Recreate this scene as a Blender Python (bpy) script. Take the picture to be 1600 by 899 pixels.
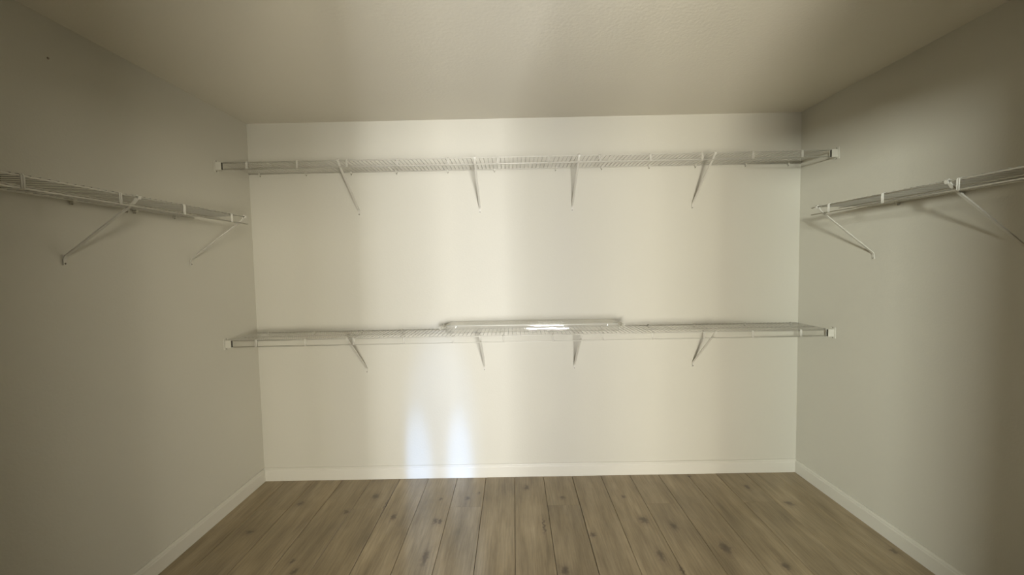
import bpy, bmesh, math, random
from mathutils import Vector, Matrix
random.seed(7)
S = bpy.context.scene
for o in list(bpy.data.objects): bpy.data.objects.remove(o, do_unlink=True)
C = S.collection

# ------------------------------------------------------------------ camera
F_PX = 635.1
CAM_Z = 1.4565
cam = bpy.data.cameras.new('camera'); co = bpy.data.objects.new('camera', cam); C.objects.link(co)
cam.sensor_width = 36.0; cam.lens = 36.0 * F_PX / 1600.0; cam.clip_start = 0.02
r2 = Vector((0.99979973, 0.00346955, -0.01970922)); u2 = Vector((0.01950314, 0.05180999, 0.9984665)); fw = Vector((-0.00448536, 0.99865093, -0.05173195))
M = Matrix((( r2.x, u2.x, -fw.x), (r2.y, u2.y, -fw.y), (r2.z, u2.z, -fw.z)))
co.matrix_world = Matrix.Translation((0, 0, CAM_Z)) @ M.to_4x4()
S.camera = co

# ------------------------------------------------------------------ world, exposure
S.view_settings.view_transform = 'Standard'; S.view_settings.look = 'None'
S.view_settings.gamma = 1.0; S.view_settings.use_curve_mapping = False
S.view_settings.exposure = 0.0
w = bpy.data.worlds.new('world'); S.world = w; w.use_nodes = True
w.node_tree.nodes['Background'].inputs[0].default_value = (0.9, 0.95, 1.0, 1)
w.node_tree.nodes['Background'].inputs[1].default_value = 0.02

# daylight of the adjoining room, reaching the closet through its doorway
def area(name, loc, target, sx, sy, power, col, spread=180):
    l = bpy.data.lights.new(name, 'AREA'); l.shape = 'RECTANGLE'; l.size = sx; l.size_y = sy
    l.energy = power; l.color = col; l.spread = math.radians(spread)
    o = bpy.data.objects.new(name, l); C.objects.link(o); o.location = loc
    d = Vector(target) - Vector(loc); o.rotation_euler = d.to_track_quat('-Z', 'Y').to_euler()
    return o
DAY = (0.99, 0.985, 0.98)
WARM = (1.03, 0.985, 0.87)
def glow(name, x0, x1, z0, z1, power, col=DAY):      # added light panel in the unbuilt next room, fitted to the wall tones
    area(name, ((x0+x1)/2, -3.0, (z0+z1)/2), ((x0+x1)/2, 0, (z0+z1)/2), x1-x0, z1-z0, power, col)
glow('side_panel_light', -1.66, -1.22, 1.78, 2.12, 470, (0.96, 1.01, 0.97))
glow('left_fill_light', -1.22, -0.60, 0.80, 1.70, 95, WARM)
glow('low_left_light', -0.80, -0.30, 0.20, 0.85, 215, WARM)
glow('middle_light', -0.60, 0.40, 0.20, 2.00, 345)
glow('door_side_light', 0.40, 0.80, 0.03, 1.50, 235)
glow('bright_strip_light', 0.80, 0.96, 0.03, 1.80, 160, (0.97, 0.985, 1.03))
glow('upper_fill_light', 0.90, 1.25, 1.10, 1.80, 175)
glow('low_right_light', 1.20, 2.30, 0.25, 0.90, 350, WARM)
glow('high_right_light', 1.40, 3.00, 1.75, 2.35, 370, WARM)
def beam(name, loc, target, angle, tall, power, col, blend=0.7):   # blue skylight through a far pane
    l = bpy.data.lights.new(name, 'SPOT'); l.energy = power; l.color = col; l.spot_size = math.radians(angle)
    l.spot_blend = blend; l.shadow_soft_size = 0.03
    o = bpy.data.objects.new(name, l); C.objects.link(o); o.location = loc
    o.rotation_euler = (Vector(target) - Vector(loc)).to_track_quat('-Z', 'Y').to_euler(); o.scale = (1, tall, 1)
SKY = (0.24, 0.46, 1.0)
beam('sky_pane_light', (0.70, -3.0, 0.95), (-0.690, 2.75, 0.02), 2.5, 4.4, 1250, SKY, 1.0)
beam('sky_pane_light', (0.76, -3.0, 0.95), (-0.400, 2.75, 0.02), 2.3, 4.8, 1300, SKY, 1.0)
beam('sky_pane_light', (0.74, -3.0, 1.10), (-0.520, 2.75, 0.20), 6.0, 3.2, 420, SKY)

# ------------------------------------------------------------------ dimensions
XL, XR, D, H = -1.760, 1.927, 2.754, 2.44
YF = -0.25                       # face of the front wall, behind the camera
ZU, ZL, ZS = 2.105, 1.037, 1.747
SD, LIP = 0.3064, 0.037
DX0, DX1, DH = -0.02, 0.50, 2.05   # doorway

# ------------------------------------------------------------------ materials
def mat(name, base=(0.8, 0.8, 0.8), rough=0.5, metal=0.0):
    m = bpy.data.materials.new(name); m.use_nodes = True
    b = m.node_tree.nodes['Principled BSDF']
    b.inputs['Base Color'].default_value = (*base, 1); b.inputs['Roughness'].default_value = rough
    b.inputs['Metallic'].default_value = metal
    return m, m.node_tree, b

def paint(name, col, bump=0.25, scale=95, rough=0.6, var=0.03):
    m, t, b = mat(name, col, rough)
    N = t.nodes.new; L = t.links.new
    g = N('ShaderNodeNewGeometry')
    n = N('ShaderNodeTexNoise'); n.inputs['Scale'].default_value = scale; n.inputs['Detail'].default_value = 4
    L(g.outputs['Position'], n.inputs['Vector'])
    bp = N('ShaderNodeBump'); bp.inputs['Strength'].default_value = bump; bp.inputs['Distance'].default_value = 0.002
    L(n.outputs['Fac'], bp.inputs['Height']); L(bp.outputs['Normal'], b.inputs['Normal'])
    n2 = N('ShaderNodeTexNoise'); n2.inputs['Scale'].default_value = 1.7; n2.inputs['Detail'].default_value = 3
    L(g.outputs['Position'], n2.inputs['Vector'])
    mx = N('ShaderNodeMix'); mx.data_type = 'RGBA'
    mx.inputs['A'].default_value = (*[c * (1 - var) for c in col], 1); mx.inputs['B'].default_value = (*[min(1, c * (1 + var)) for c in col], 1)
    L(n2.outputs['Fac'], mx.inputs['Factor']); L(mx.outputs['Result'], b.inputs['Base Color'])
    return m
WALL = paint('wall_paint', (0.425, 0.403, 0.330))
CEIL = paint('ceiling_paint', (0.57, 0.535, 0.440), bump=0.5, scale=70, rough=0.8)
TRIM = paint('trim_paint', (0.465, 0.442, 0.370), bump=0.06, scale=40, rough=0.4, var=0.02)
FRONT = paint('front_wall_bounce_cut', (0.16, 0.14, 0.10))  # unseen wall, given a dark colour to cut bounced light
DECK, _, _ = mat('white_deck_wire', (0.34, 0.325, 0.275), 0.4)
WIRE, _, _ = mat('white_coated_wire', (0.44, 0.42, 0.355), 0.35)
PLAS, _, _ = mat('white_plastic', (0.46, 0.44, 0.365), 0.4)
DARK, _, _ = mat('socket_shade', (0.03, 0.026, 0.015), 0.7)  # near-black colour painted as the shade in the bracket sockets
SCREW, _, _ = mat('screw_steel', (0.25, 0.23, 0.19), 0.45, 0.8)
SUB, _, _ = mat('dark_subfloor', (0.06, 0.045, 0.03), 0.9)

def film_mat():
    m = bpy.data.materials.new('clear_plastic_film'); m.use_nodes = True
    t = m.node_tree; t.nodes.clear(); N = t.nodes.new; L = t.links.new
    out = N('ShaderNodeOutputMaterial'); tr = N('ShaderNodeBsdfTransparent'); tr.inputs[0].default_value = (0.985, 0.985, 0.97, 1)
    gl = N('ShaderNodeBsdfGlossy'); gl.inputs['Roughness'].default_value = 0.05; gl.inputs[0].default_value = (1, 1, 1, 1)
    df = N('ShaderNodeBsdfDiffuse'); df.inputs[0].default_value = (0.62, 0.60, 0.52, 1)
    g = N('ShaderNodeNewGeometry'); mp = N('ShaderNodeMapping'); mp.inputs['Scale'].default_value = (7, 60, 60)
    n = N('ShaderNodeTexNoise'); n.inputs['Scale'].default_value = 1.0; n.inputs['Detail'].default_value = 3
    bp = N('ShaderNodeBump'); bp.inputs['Strength'].default_value = 0.18; bp.inputs['Distance'].default_value = 0.003
    L(g.outputs['Position'], mp.inputs['Vector']); L(mp.outputs[0], n.inputs['Vector']); L(n.outputs['Fac'], bp.inputs['Height'])
    L(bp.outputs[0], gl.inputs['Normal'])
    lw = N('ShaderNodeLayerWeight'); lw.inputs['Blend'].default_value = 0.5; L(bp.outputs[0], lw.inputs['Normal'])
    pw = N('ShaderNodeMath'); pw.operation = 'POWER'; pw.inputs[1].default_value = 4.0; L(lw.outputs['Facing'], pw.inputs[0])
    fr = N('ShaderNodeMapRange'); fr.inputs['To Min'].default_value = 0.07; fr.inputs['To Max'].default_value = 0.28; L(pw.outputs[0], fr.inputs['Value'])
    m1 = N('ShaderNodeMixShader'); m1.inputs[0].default_value = 0.22; L(tr.outputs[0], m1.inputs[1]); L(df.outputs[0], m1.inputs[2])
    m2 = N('ShaderNodeMixShader'); L(fr.outputs[0], m2.inputs[0]); L(m1.outputs[0], m2.inputs[1]); L(gl.outputs[0], m2.inputs[2])
    L(m2.outputs[0], out.inputs[0])
    return m
FILM = film_mat()

# knots of the planks, floor coordinates and half sizes in metres
KNOTS = [(-0.733, 2.314, .011, .024), (-0.478, 2.265, .010, .020), (-0.450, 2.262, .008, .018), (-0.474, 1.972, .012, .048), (-0.316, 2.493, .010, .013),
 (0.059, 2.607, .013, .024), (0.280, 2.482, .012, .012), (0.143, 2.208, .005, .06), (0.400, 2.125, .012, .014), (0.219, 1.870, .016, .022),
 (0.714, 2.244, .020, .024), (0.860, 2.189, .014, .025), (0.707, 1.962, .013, .036), (-0.912, 2.532, .018, .026), (-1.360, 2.468, .016, .02),
 (-1.505, 2.196, .02, .015), (-1.092, 1.891, .013, .018), (-1.140, 1.960, .008, .014), (1.485, 2.569, .013, .026), (1.630, 2.380, .02, .022),
 (1.054, 2.010, .022, .036), (1.274, 1.876, .015, .022), (1.870, 1.962, .014, .018), (0.771, 1.854, .007, .03), (-0.816, 2.45, .004, .06),
 (-1.036, 2.372, .012, .018), (1.175, 2.715, .012, .008), (-0.487, 2.49, .007, .01), (0.66, 2.48, .01, .012), (-0.25, 2.55, .006, .008),
 (-0.1, 1.2, .015, .03), (0.5, 0.9, .015, .03), (-0.9, 1.1, .014, .03), (1.3, 1.2, .015, .03)]

def wood():
    m, t, b = mat('knotty_oak_planks', (0.35, 0.27, 0.18), 0.33)
    N = t.nodes.new; L = t.links.new
    g = N('ShaderNodeNewGeometry'); oi = N('ShaderNodeObjectInfo')
    # every plank gets its own offset in the grain
    sc = N('ShaderNodeVectorMath'); sc.operation = 'SCALE'; sc.inputs['Scale'].default_value = 37.0
    cx = N('ShaderNodeCombineXYZ'); L(oi.outputs['Random'], cx.inputs[0]); L(oi.outputs['Random'], cx.inputs[1])
    L(cx.outputs[0], sc.inputs[0])
    ad = N('ShaderNodeVectorMath'); ad.operation = 'ADD'; L(g.outputs['Position'], ad.inputs[0]); L(sc.outputs[0], ad.inputs[1])
    def noise(scale, detail, rough=0.55):
        mp = N('ShaderNodeMapping'); mp.inputs['Scale'].default_value = scale
        n = N('ShaderNodeTexNoise'); n.inputs['Scale'].default_value = 1; n.inputs['Detail'].default_value = detail; n.inputs['Roughness'].default_value = rough
        L(ad.outputs[0], mp.inputs['Vector']); L(mp.outputs[0], n.inputs['Vector']); return n
    n1 = noise((14, 2.2, 1), 5); n2 = noise((110, 5, 1), 5, 0.65); n3 = noise((5, 3, 1), 3)
    r1 = N('ShaderNodeValToRGB'); L(n1.outputs['Fac'], r1.inputs[0])
    e = r1.color_ramp.elements; e[0].position = 0.22; e[0].color = (0.165, 0.123, 0.062, 1); e[1].position = 0.78; e[1].color = (0.37, 0.293, 0.180, 1)
    k = r1.color_ramp.elements.new(0.5); k.color = (0.27, 0.208, 0.118, 1)
    mxs = N('ShaderNodeMix'); mxs.data_type = 'RGBA'; mxs.blend_type = 'MULTIPLY'; mxs.inputs['Factor'].default_value = 0.55
    r2_ = N('ShaderNodeValToRGB'); L(n2.outputs['Fac'], r2_.inputs[0]); r2_.color_ramp.elements[0].position = 0.3; r2_.color_ramp.elements[0].color = (0.55, 0.52, 0.48, 1)
    r2_.color_ramp.elements[1].position = 0.6; r2_.color_ramp.elements[1].color = (1.08, 1.08, 1.08, 1)
    L(r1.outputs[0], mxs.inputs['A']); L(r2_.outputs[0], mxs.inputs['B'])
    hv = N('ShaderNodeHueSaturation'); L(mxs.outputs['Result'], hv.inputs['Color'])
    mr = N('ShaderNodeMapRange'); mr.inputs['To Min'].default_value = 0.92; mr.inputs['To Max'].default_value = 1.07; L(oi.outputs['Random'], mr.inputs['Value'])
    mr3 = N('ShaderNodeMapRange'); mr3.inputs['From Min'].default_value = 0.3; mr3.inputs['From Max'].default_value = 0.7; mr3.inputs['To Min'].default_value = 0.86; mr3.inputs['To Max'].default_value = 1.1; L(n3.outputs['Fac'], mr3.inputs['Value'])
    mm = N('ShaderNodeMath'); mm.operation = 'MULTIPLY'; L(mr.outputs[0], mm.inputs[0]); L(mr3.outputs[0], mm.inputs[1]); L(mm.outputs[0], hv.inputs['Value'])
    # knots
    dn = N('ShaderNodeTexNoise'); dn.inputs['Scale'].default_value = 45; dn.inputs['Detail'].default_value = 2; L(g.outputs['Position'], dn.inputs['Vector'])
    dsub = N('ShaderNodeVectorMath'); dsub.operation = 'SUBTRACT'; L(dn.outputs['Color'], dsub.inputs[0]); dsub.inputs[1].default_value = (0.5, 0.5, 0.5)
    dsc = N('ShaderNodeVectorMath'); dsc.operation = 'SCALE'; dsc.inputs['Scale'].default_value = 0.035; L(dsub.outputs[0], dsc.inputs[0])
    dp = N('ShaderNodeVectorMath'); dp.operation = 'ADD'; L(g.outputs['Position'], dp.inputs[0]); L(dsc.outputs[0], dp.inputs[1])
    fl = N('ShaderNodeVectorMath'); fl.operation = 'MULTIPLY'; fl.inputs[1].default_value = (1, 1, 0); L(dp.outputs[0], fl.inputs[0])
    prev = None
    for (x, y, a, c) in KNOTS:
        s = N('ShaderNodeVectorMath'); s.operation = 'SUBTRACT'; s.inputs[1].default_value = (x, y, 0); L(fl.outputs[0], s.inputs[0])
        q = N('ShaderNodeVectorMath'); q.operation = 'MULTIPLY'; q.inputs[1].default_value = (0.85 / a, 0.85 / c, 0); L(s.outputs[0], q.inputs[0])
        ln = N('ShaderNodeVectorMath'); ln.operation = 'LENGTH'; L(q.outputs[0], ln.inputs[0])
        if prev is None: prev = ln.outputs['Value']
        else:
            mn = N('ShaderNodeMath'); mn.operation = 'MINIMUM'; L(prev, mn.inputs[0]); L(ln.outputs['Value'], mn.inputs[1]); prev = mn.outputs[0]
    rk = N('ShaderNodeValToRGB'); L(prev, rk.inputs[0])
    sc2 = rk.color_ramp.elements; sc2[0].position = 0.0; sc2[0].color = (0.9, 0.9, 0.9, 1); sc2[1].position = 1.0; sc2[1].color = (0, 0, 0, 1)
    dv = N('ShaderNodeMath'); dv.operation = 'MULTIPLY'; dv.inputs[1].default_value = 0.45; L(prev, dv.inputs[0]); L(dv.outputs[0], rk.inputs[0])
    k1 = rk.color_ramp.elements.new(0.30); k1.color = (0.72, 0.72, 0.72, 1)
    k2 = rk.color_ramp.elements.new(0.52); k2.color = (0.22, 0.22, 0.22, 1)
    km = N('ShaderNodeMix'); km.data_type = 'RGBA'; L(rk.outputs[0], km.inputs['Factor']); L(hv.outputs[0], km.inputs['A']); km.inputs['B'].default_value = (0.07, 0.045, 0.025, 1)
    L(km.outputs['Result'], b.inputs['Base Color'])
    bp = N('ShaderNodeBump'); bp.inputs['Strength'].default_value = 0.15; bp.inputs['Distance'].default_value = 0.001; L(n2.outputs['Fac'], bp.inputs['Height']); L(bp.outputs[0], b.inputs['Normal'])
    b.inputs['Specular IOR Level'].default_value = 0.6
    return m
WOOD = wood()

# ------------------------------------------------------------------ helpers
def link(name, bm, m, parent=None, smooth=False, mats=None):
    me = bpy.data.meshes.new(name); bm.normal_update(); bm.to_mesh(me); bm.free()
    for x in (mats or [m]): me.materials.append(x)
    if smooth:
        for p in me.polygons: p.use_smooth = True
    o = bpy.data.objects.new(name, me); C.objects.link(o)
    if parent: o.parent = parent
    return o
def copy_of(o, loc, parent):
    c = o.copy(); C.objects.link(c); c.location = loc; c.parent = parent; return c
def box(bm, x0, x1, y0, y1, z0, z1, bev=0.0, mi=0):
    vs = [bm.verts.new(p) for p in ((x0,y0,z0),(x1,y0,z0),(x1,y1,z0),(x0,y1,z0),(x0,y0,z1),(x1,y0,z1),(x1,y1,z1),(x0,y1,z1))]
    fs = [bm.faces.new([vs[i] for i in f]) for f in ((3,2,1,0),(4,5,6,7),(0,1,5,4),(1,2,6,5),(2,3,7,6),(3,0,4,7))]
    for f in fs: f.material_index = mi
    if bev > 0:
        es = {e for f in fs for e in f.edges}
        bmesh.ops.bevel(bm, geom=list(es), offset=bev, segments=1, affect='EDGES', profile=0.5)
def tube(bm, pts, r, n=6, cap=True):
    pts = [Vector(p) for p in pts]; rings = []
    for i, p in enumerate(pts):
        d = (pts[min(i + 1, len(pts) - 1)] - pts[max(i - 1, 0)]).normalized()
        a = d.orthogonal().normalized() if abs(d.x) > 0.9 else d.cross(Vector((1, 0, 0))).normalized()
        if abs(d.x) > 0.9: a = Vector((0, 0, 1)) - d * d.z; a.normalize()
        b_ = d.cross(a)
        rings.append([bm.verts.new(p + r * (math.cos(2*math.pi*k/n) * a + math.sin(2*math.pi*k/n) * b_)) for k in range(n)])
    for u, v in zip(rings, rings[1:]):
        for k in range(n): bm.faces.new((u[k], u[(k+1) % n], v[(k+1) % n], v[k]))
    if cap: bm.faces.new(rings[0][::-1]); bm.faces.new(rings[-1])
def strip(bm, path, wx, th):
    """flat bar in a y-z path, wx wide along x, th thick"""
    path = [Vector((0, *p)) for p in path]; rings = []
    for i, p in enumerate(path):
        d = (path[min(i+1, len(path)-1)] - path[max(i-1, 0)]).normalized(); n = d.cross(Vector((1, 0, 0)))
        rings.append([bm.verts.new(p + Vector((sx*wx/2, 0, 0)) + n*(sn*th/2)) for sx, sn in ((-1,-1),(1,-1),(1,1),(-1,1))])
    for u, v in zip(rings, rings[1:]):
        for k in range(4): bm.faces.new((u[k], u[(k+1) % 4], v[(k+1) % 4], v[k]))
    bm.faces.new(rings[0][::-1]); bm.faces.new(rings[-1])
    bmesh.ops.recalc_face_normals(bm, faces=bm.faces)
def struct(name, bm, m, **k):
    o = link(name, bm, m, **k); o['kind'] = 'structure'; return o

# ------------------------------------------------------------------ room shell
T = 0.12
bm = bmesh.new(); box(bm, XL-T, XR+T, D, D+T, -0.05, H+T); struct('wall_back', bm, WALL)
bm = bmesh.new(); box(bm, XL-T, XL, YF, D, -0.05, H+T); struct('wall_left', bm, WALL)
bm = bmesh.new(); box(bm, XR, XR+T, YF, D, -0.05, H+T); struct('wall_right', bm, WALL)
bm = bmesh.new(); box(bm, XL, XR, YF, D, H, H+T); struct('ceiling', bm, CEIL)
bm = bmesh.new()
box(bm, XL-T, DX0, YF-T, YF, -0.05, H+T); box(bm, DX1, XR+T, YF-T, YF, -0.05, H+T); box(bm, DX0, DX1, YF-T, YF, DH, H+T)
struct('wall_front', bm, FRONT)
bm = bmesh.new(); box(bm, XL, XR, YF-T, D, -0.05, -0.012); floor = struct('floor', bm, SUB)

# floor planks, 0.2 m wide, running away from the door
PW, PL, GAP = 0.1985, 1.5, 0.0024
meshes = {}
k0 = math.floor((XL + 0.02) / PW) ; k1 = math.ceil((XR + 0.02) / PW)
for k in range(k0, k1):
    xa = max(-0.02 + k*PW, XL); xb = min(-0.02 + (k+1)*PW, XR)
    if xb - xa < 0.01: continue
    j0 = 2.40 + {1: 0.0, 2: -0.62, 0: -1.1}[k % 3]
    ys = [YF - T] + [y for y in (j0 - 1.5, j0, j0 + 1.5) if YF < y < D - 0.02] + [D]
    for ya, yb in zip(ys, ys[1:]):
        key = (round(xb-xa, 3), round(yb-ya, 3))
        if key not in meshes:
            bm = bmesh.new(); box(bm, GAP/2, key[0]-GAP/2, 0.0003, key[1]-0.0003, -0.0115, 0.0)
            bmesh.ops.bevel(bm, geom=[e for e in bm.edges if all(v.co.z > -0.001 for v in e.verts) and abs(e.verts[0].co.y - e.verts[1].co.y) > 0.01], offset=0.0018, segments=1, affect='EDGES')
            o = link('plank', bm, WOOD, floor); meshes[key] = o; o.location = (xa, ya, 0)
        else: copy_of(meshes[key], (xa, ya, 0), floor)

# baseboards with a stepped top
def board(name, a, b, inward):
    """profile swept from a to b; inward = unit vector into the room"""
    prof = [(0, 0), (0.0125, 0), (0.0125, 0.068), (0.0105, 0.071), (0.0095, 0.079), (0.006, 0.083), (0.005, 0.088), (0, 0.089)]
    bm = bmesh.new(); a, b, n = Vector(a), Vector(b), Vector(inward)
    ra = [bm.verts.new(a + n*p + Vector((0, 0, z))) for p, z in prof]; rb = [bm.verts.new(b + n*p + Vector((0, 0, z))) for p, z in prof]
    for i in range(len(prof)): j = (i+1) % len(prof); bm.faces.new((ra[i], ra[j], rb[j], rb[i]))
    bm.faces.new(ra[::-1]); bm.faces.new(rb); bmesh.ops.recalc_face_normals(bm, faces=bm.faces)
    return struct(name, bm, TRIM)
board('baseboard_back', (XL, D, 0.0005), (XR, D, 0.0005), (0, -1, 0))
board('baseboard_left', (XL, YF, 0.0005), (XL, D-0.0126, 0.0005), (1, 0, 0))
board('baseboard_right', (XR, YF, 0.0005), (XR, D-0.0126, 0.0005), (-1, 0, 0))
# lining of the doorway behind the camera
bm = bmesh.new()
box(bm, DX0, DX0+0.012, YF-T, YF, 0.0005, DH); box(bm, DX1-0.012, DX1, YF-T, YF, 0.0005, DH); box(bm, DX0+0.012, DX1-0.012, YF-T, YF, DH-0.012, DH)
struct('trim_1', bm, TRIM)

# an old plastic plug left in the left wall
bm = bmesh.new(); bmesh.ops.create_cone(bm, cap_ends=True, segments=10, radius1=0.0045, radius2=0.003, depth=0.003, matrix=Matrix.Rotation(math.pi/2, 4, 'Y'))
PLUG, _, _ = mat('brown_wall_plug', (0.27, 0.22, 0.17), 0.7)
pl = link('wall_plug', bm, PLUG, bpy.data.objects['wall_left']); pl.location = (XL + 0.0012, 1.588, 2.285)

# ------------------------------------------------------------------ wire shelves
protos = {}
def proto(key, name, fn, m, parent, loc, smooth=False, mats=None):
    if key in protos:
        c = copy_of(protos[key], loc, parent); return c, False
    bm = bmesh.new(); fn(bm); o = link(name, bm, m, parent, smooth, mats); o.location = loc; protos[key] = o; return o, True

def mk_brace(dz):
    def fn(bm):
        strip(bm, [(-SD-0.005, -0.008), (-SD-0.009, 0.003), (-SD-0.003, 0.008), (-SD+0.004, 0.002), (-SD+0.004, -0.006), (-SD+0.016, -0.022),
                   (-0.010, -dz+0.030), (-0.0045, -dz+0.018), (-0.0035, -dz-0.006)], 0.012, 0.005)
    return fn
def mk_screw(bm):
    bmesh.ops.create_cone(bm, cap_ends=True, segments=10, radius1=0.0042, radius2=0.0026, depth=0.003, matrix=Matrix.Rotation(math.pi/2, 4, 'X'))
def mk_clip(bm):   # plastic clip holding the back rod, with its nail head
    box(bm, -0.006, 0.006, -0.017, -0.0005, -0.010, 0.007, 0.0015)
    box(bm, -0.004, 0.004, -0.006, -0.0005, -0.018, -0.008, 0.001)
def mk_clip_nail(bm):
    bmesh.ops.create_cone(bm, cap_ends=True, segments=8, radius1=0.0035, radius2=0.0025, depth=0.003, matrix=Matrix.Rotation(math.pi/2, 4, 'X'))
def mk_tie(bm):    # two deck wires turned down over the front and welded to the lip rod
    for sx in (-0.0034, 0.0034):
        tube(bm, [(sx, 0.010, 0.0045), (sx, -0.001, 0.0045), (sx, -0.0048, 0.001), (sx, -0.0048, -LIP - 0.002)], 0.0027, 6)
def mk_end(bm):    # bracket on the side wall: wall plate and open socket; local +x points into the room
    box(bm, 0, 0.003, -0.020, 0.020, -LIP-0.015, 0.016, 0.0008)
    y0, y1, z0, z1, t, X = -0.010, 0.010, -LIP-0.0045, 0.0045, 0.0022, 0.038
    box(bm, 0.003, X, y0, y0+t, z0, z1); box(bm, 0.003, X, y1-t, y1, z0, z1)
    box(bm, 0.003, X, y0+t, y1-t, z1-t, z1); box(bm, 0.003, X, y0+t, y1-t, z0, z0+t)
def mk_slot(bm):  # solid dark block standing for the shade inside the open socket
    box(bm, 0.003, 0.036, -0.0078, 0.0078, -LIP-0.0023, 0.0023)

def shelf(label, origin, rotz, L, ties, braces, clips, dz, ends=(True, True), inset=0.046):
    root = bpy.data.objects.new('wire_shelf', None); C.objects.link(root)
    root.location = origin; root.rotation_euler = (0, 0, rotz); root.empty_display_size = 0.1
    root['label'] = label; root['category'] = 'shelf'; root['group'] = 'white wire closet shelves'
    a = 0.006 if ends[0] else 0.0; b = L - 0.006 if ends[1] else L
    def rod(name, y, z, r, x0=a, x1=b):
        bm = bmesh.new(); tube(bm, [(x0, y, z), (x1, y, z)], r, 8); return link(name, bm, WIRE, root, True)
    fa = inset if ends[0] else 0.0; fb = L - inset if ends[1] else L
    rod('back_rod', -0.014, 0.0, 0.0030)
    rod('middle_rod', -0.160, -0.0028, 0.0026)
    rod('front_rod', -SD, 0.0, 0.0030, fa, fb)
    rod('lip_rod', -SD-0.0015, -LIP, 0.0030, fa, fb)
    bm = bmesh.new(); x = a + 0.012
    while x < b - 0.008:
        tube(bm, [(x, -0.011, 0.0045), (x, -SD-0.001, 0.0045)], 0.0015, 5); x += 0.0254
    o = link('deck_wires', bm, DECK, root); o['kind'] = 'stuff'
    for x in ties: proto('tie', 'lip_tie', mk_tie, WIRE, root, (x, -SD, 0), True)
    for x in braces:
        br, _ = proto(('brace', dz), 'support_brace', mk_brace(dz), WIRE, root, (x, 0, 0))
        proto('screw', 'screw', mk_screw, SCREW, br, (0, -0.0072, -dz))
    for x in clips:
        c, _ = proto('clip', 'wall_clip', mk_clip, PLAS, root, (x, 0, 0))
        proto('nail', 'nail', mk_clip_nail, SCREW, c, (0, -0.0075, -0.0145))
    for i, e in enumerate(ends):
        if not e: continue
        c, _ = proto('end', 'end_bracket', mk_end, PLAS, root, (0 if i == 0 else L, -SD, 0))
        c.rotation_euler = (0, 0, 0 if i == 0 else math.pi)
        s, _ = proto('slot', 'socket_shade_block', mk_slot, DARK, c, (0, 0, 0))
        for z in (0.0125, -LIP-0.0115):
            s, _ = proto('plate_screw', 'screw', mk_screw, SCREW, c, (0.0045, 0, z)); s.rotation_euler = (0, 0, math.pi/2)
    return root

L_ = XR - XL
lx = lambda xs: [x - XL for x in xs]
up_t = [-1.574, -1.274, -0.978, -0.676, -0.376, -0.082, 0.225, 0.527, 0.825, 1.13, 1.43, 1.72]
lo_t = [-1.574, -1.274, -0.978, -0.672, -0.375, -0.068, 0.231, 0.534, 0.836, 1.146, 1.44, 1.73]
shelf('long white wire shelf high on the back wall just under the ceiling', (XL, D, ZU), 0, L_, lx(up_t), lx([-1.03, -0.217, 0.402, 1.206]),
      lx([-1.682, -1.372, -1.07, -0.768, -0.425, -0.113, 0.294, 0.601, 0.917, 1.224, 1.557, 1.84]), 0.279)
shelf('long white wire shelf low on the back wall holding the clear plastic package', (XL, D, ZL), 0, L_, lx(lo_t), lx([-1.018, -0.212, 0.404, 1.214]),
      lx([-1.675, -1.364, -1.04, -0.765, -0.44, -0.12, 0.28, 0.59, 0.911, 1.219, 1.563, 1.871]), 0.282)
# side shelves: open end towards the back wall
YE, YN = 2.238, YF
LS = YE - YN
sl = shelf('white wire shelf along the left wall at eye height', (XL, YN, 1.754), math.radians(90), LS, [y - YN for y in (0.31, 0.61, 0.91, 1.214, 1.515, 1.808, 2.11)],
      [y - YN for y in (0.30, 0.94, 1.589, 2.215)], [y - YN for y in (0.36, 0.69, 1.02, 1.32, 1.63, 1.86, 1.90, 2.12)], 0.252, ends=(True, False))
YE2 = 2.225
sr = shelf('white wire shelf along the right wall at eye height', (XR, YE2, 1.740), math.radians(-90), YE2 - YN, [YE2 - y for y in (2.101, 1.797, 1.495, 1.19, 0.89, 0.59, 0.29)],
      [YE2 - y for y in (2.182, 1.533, 0.88, 0.25)], [YE2 - y for y in (2.05, 1.76, 1.44, 1.12, 0.80, 0.48, 0.15)], 0.277, ends=(False, True))

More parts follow.
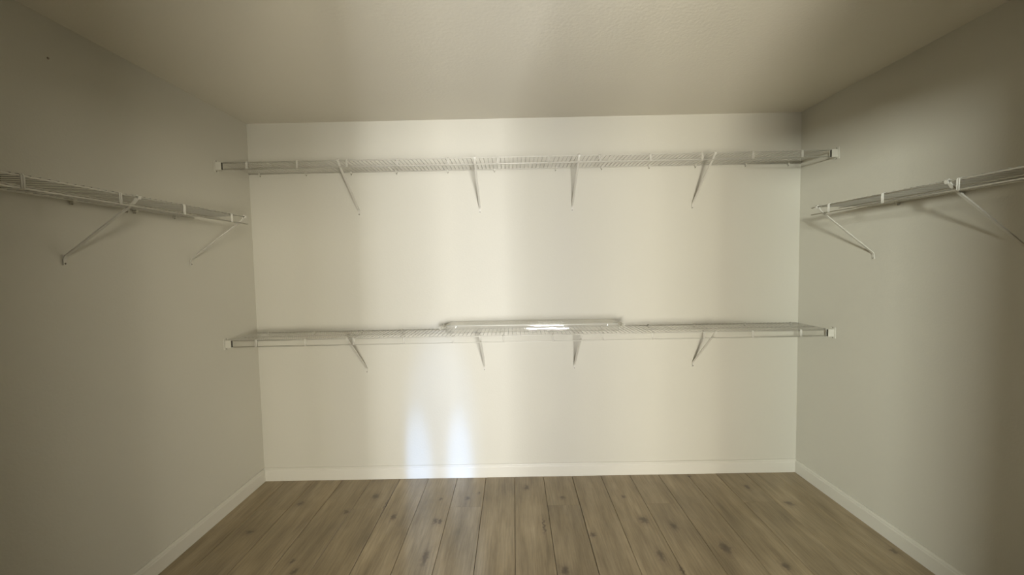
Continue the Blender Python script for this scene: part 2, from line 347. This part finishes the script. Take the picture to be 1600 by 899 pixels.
# ------------------------------------------------------------------ clear plastic package on the lower shelf
pk = bpy.data.objects.new('plastic_package', None); C.objects.link(pk); PZ = ZL + 0.0063
pk.location = (0.11, D - 0.12, PZ); pk.rotation_euler = (0, 0, math.radians(-2.0)); pk.empty_display_size = 0.1
pk['label'] = 'long flat package in shiny clear plastic lying on the middle of the lower back shelf'; pk['category'] = 'package'
def prism(bm, x0, x1, prof, seg, jit=0.0):
    rings = []
    for i in range(seg + 1):
        x = x0 + (x1 - x0) * i / seg
        rings.append([bm.verts.new((x, y + random.uniform(-jit, jit), z + random.uniform(0, jit))) for y, z in prof])
    n = len(prof)
    for u, v in zip(rings, rings[1:]):
        for k in range(n): bm.faces.new((u[k], u[(k+1) % n], v[(k+1) % n], v[k]))
    return rings
bm = bmesh.new()
prof = [(-0.090, 0.0), (-0.092, 0.004), (-0.090, 0.040), (-0.084, 0.046), (0.084, 0.050), (0.090, 0.046), (0.092, 0.004), (0.090, 0.0)]
rg = prism(bm, -0.545, 0.545, prof, 24, 0.0009); bm.faces.new(rg[0][::-1]); bm.faces.new(rg[-1])
bmesh.ops.recalc_face_normals(bm, faces=bm.faces)
link('sleeve', bm, FILM, pk, True)
FOLD, _, _ = mat('folded_film', (0.62, 0.61, 0.55), 0.25)
bm = bmesh.new(); tube(bm, [(-0.540, -0.0895, 0.0435), (-0.2, -0.0900, 0.0437), (0.2, -0.0895, 0.0433), (0.540, -0.0895, 0.0435)], 0.0022, 6)
link('folded_edge', bm, FOLD, pk, True)
# crumpled, gathered film at each end
for sgn in (-1, 1):
    bm = bmesh.new(); n = 14; cols = []
    for i in range(5):
        t = i / 4; x = sgn * (0.545 + 0.045 * t); ring = []
        for k in range(n):
            y = -0.086 + 0.172 * k / (n - 1); z = 0.024 + (1 - t) * 0.006 + random.uniform(-0.012, 0.014) * (0.4 + t)
            ring.append(bm.verts.new((x + random.uniform(-0.004, 0.004), y * (1 - 0.15*t), max(0.002, z))))
        cols.append(ring)
    for u, v in zip(cols, cols[1:]):
        for k in range(n-1): bm.faces.new((u[k], u[k+1], v[k+1], v[k]))
    e = link('gathered_end', bm, FILM, pk)
    md = e.modifiers.new('thickness', 'SOLIDIFY'); md.thickness = 0.0006
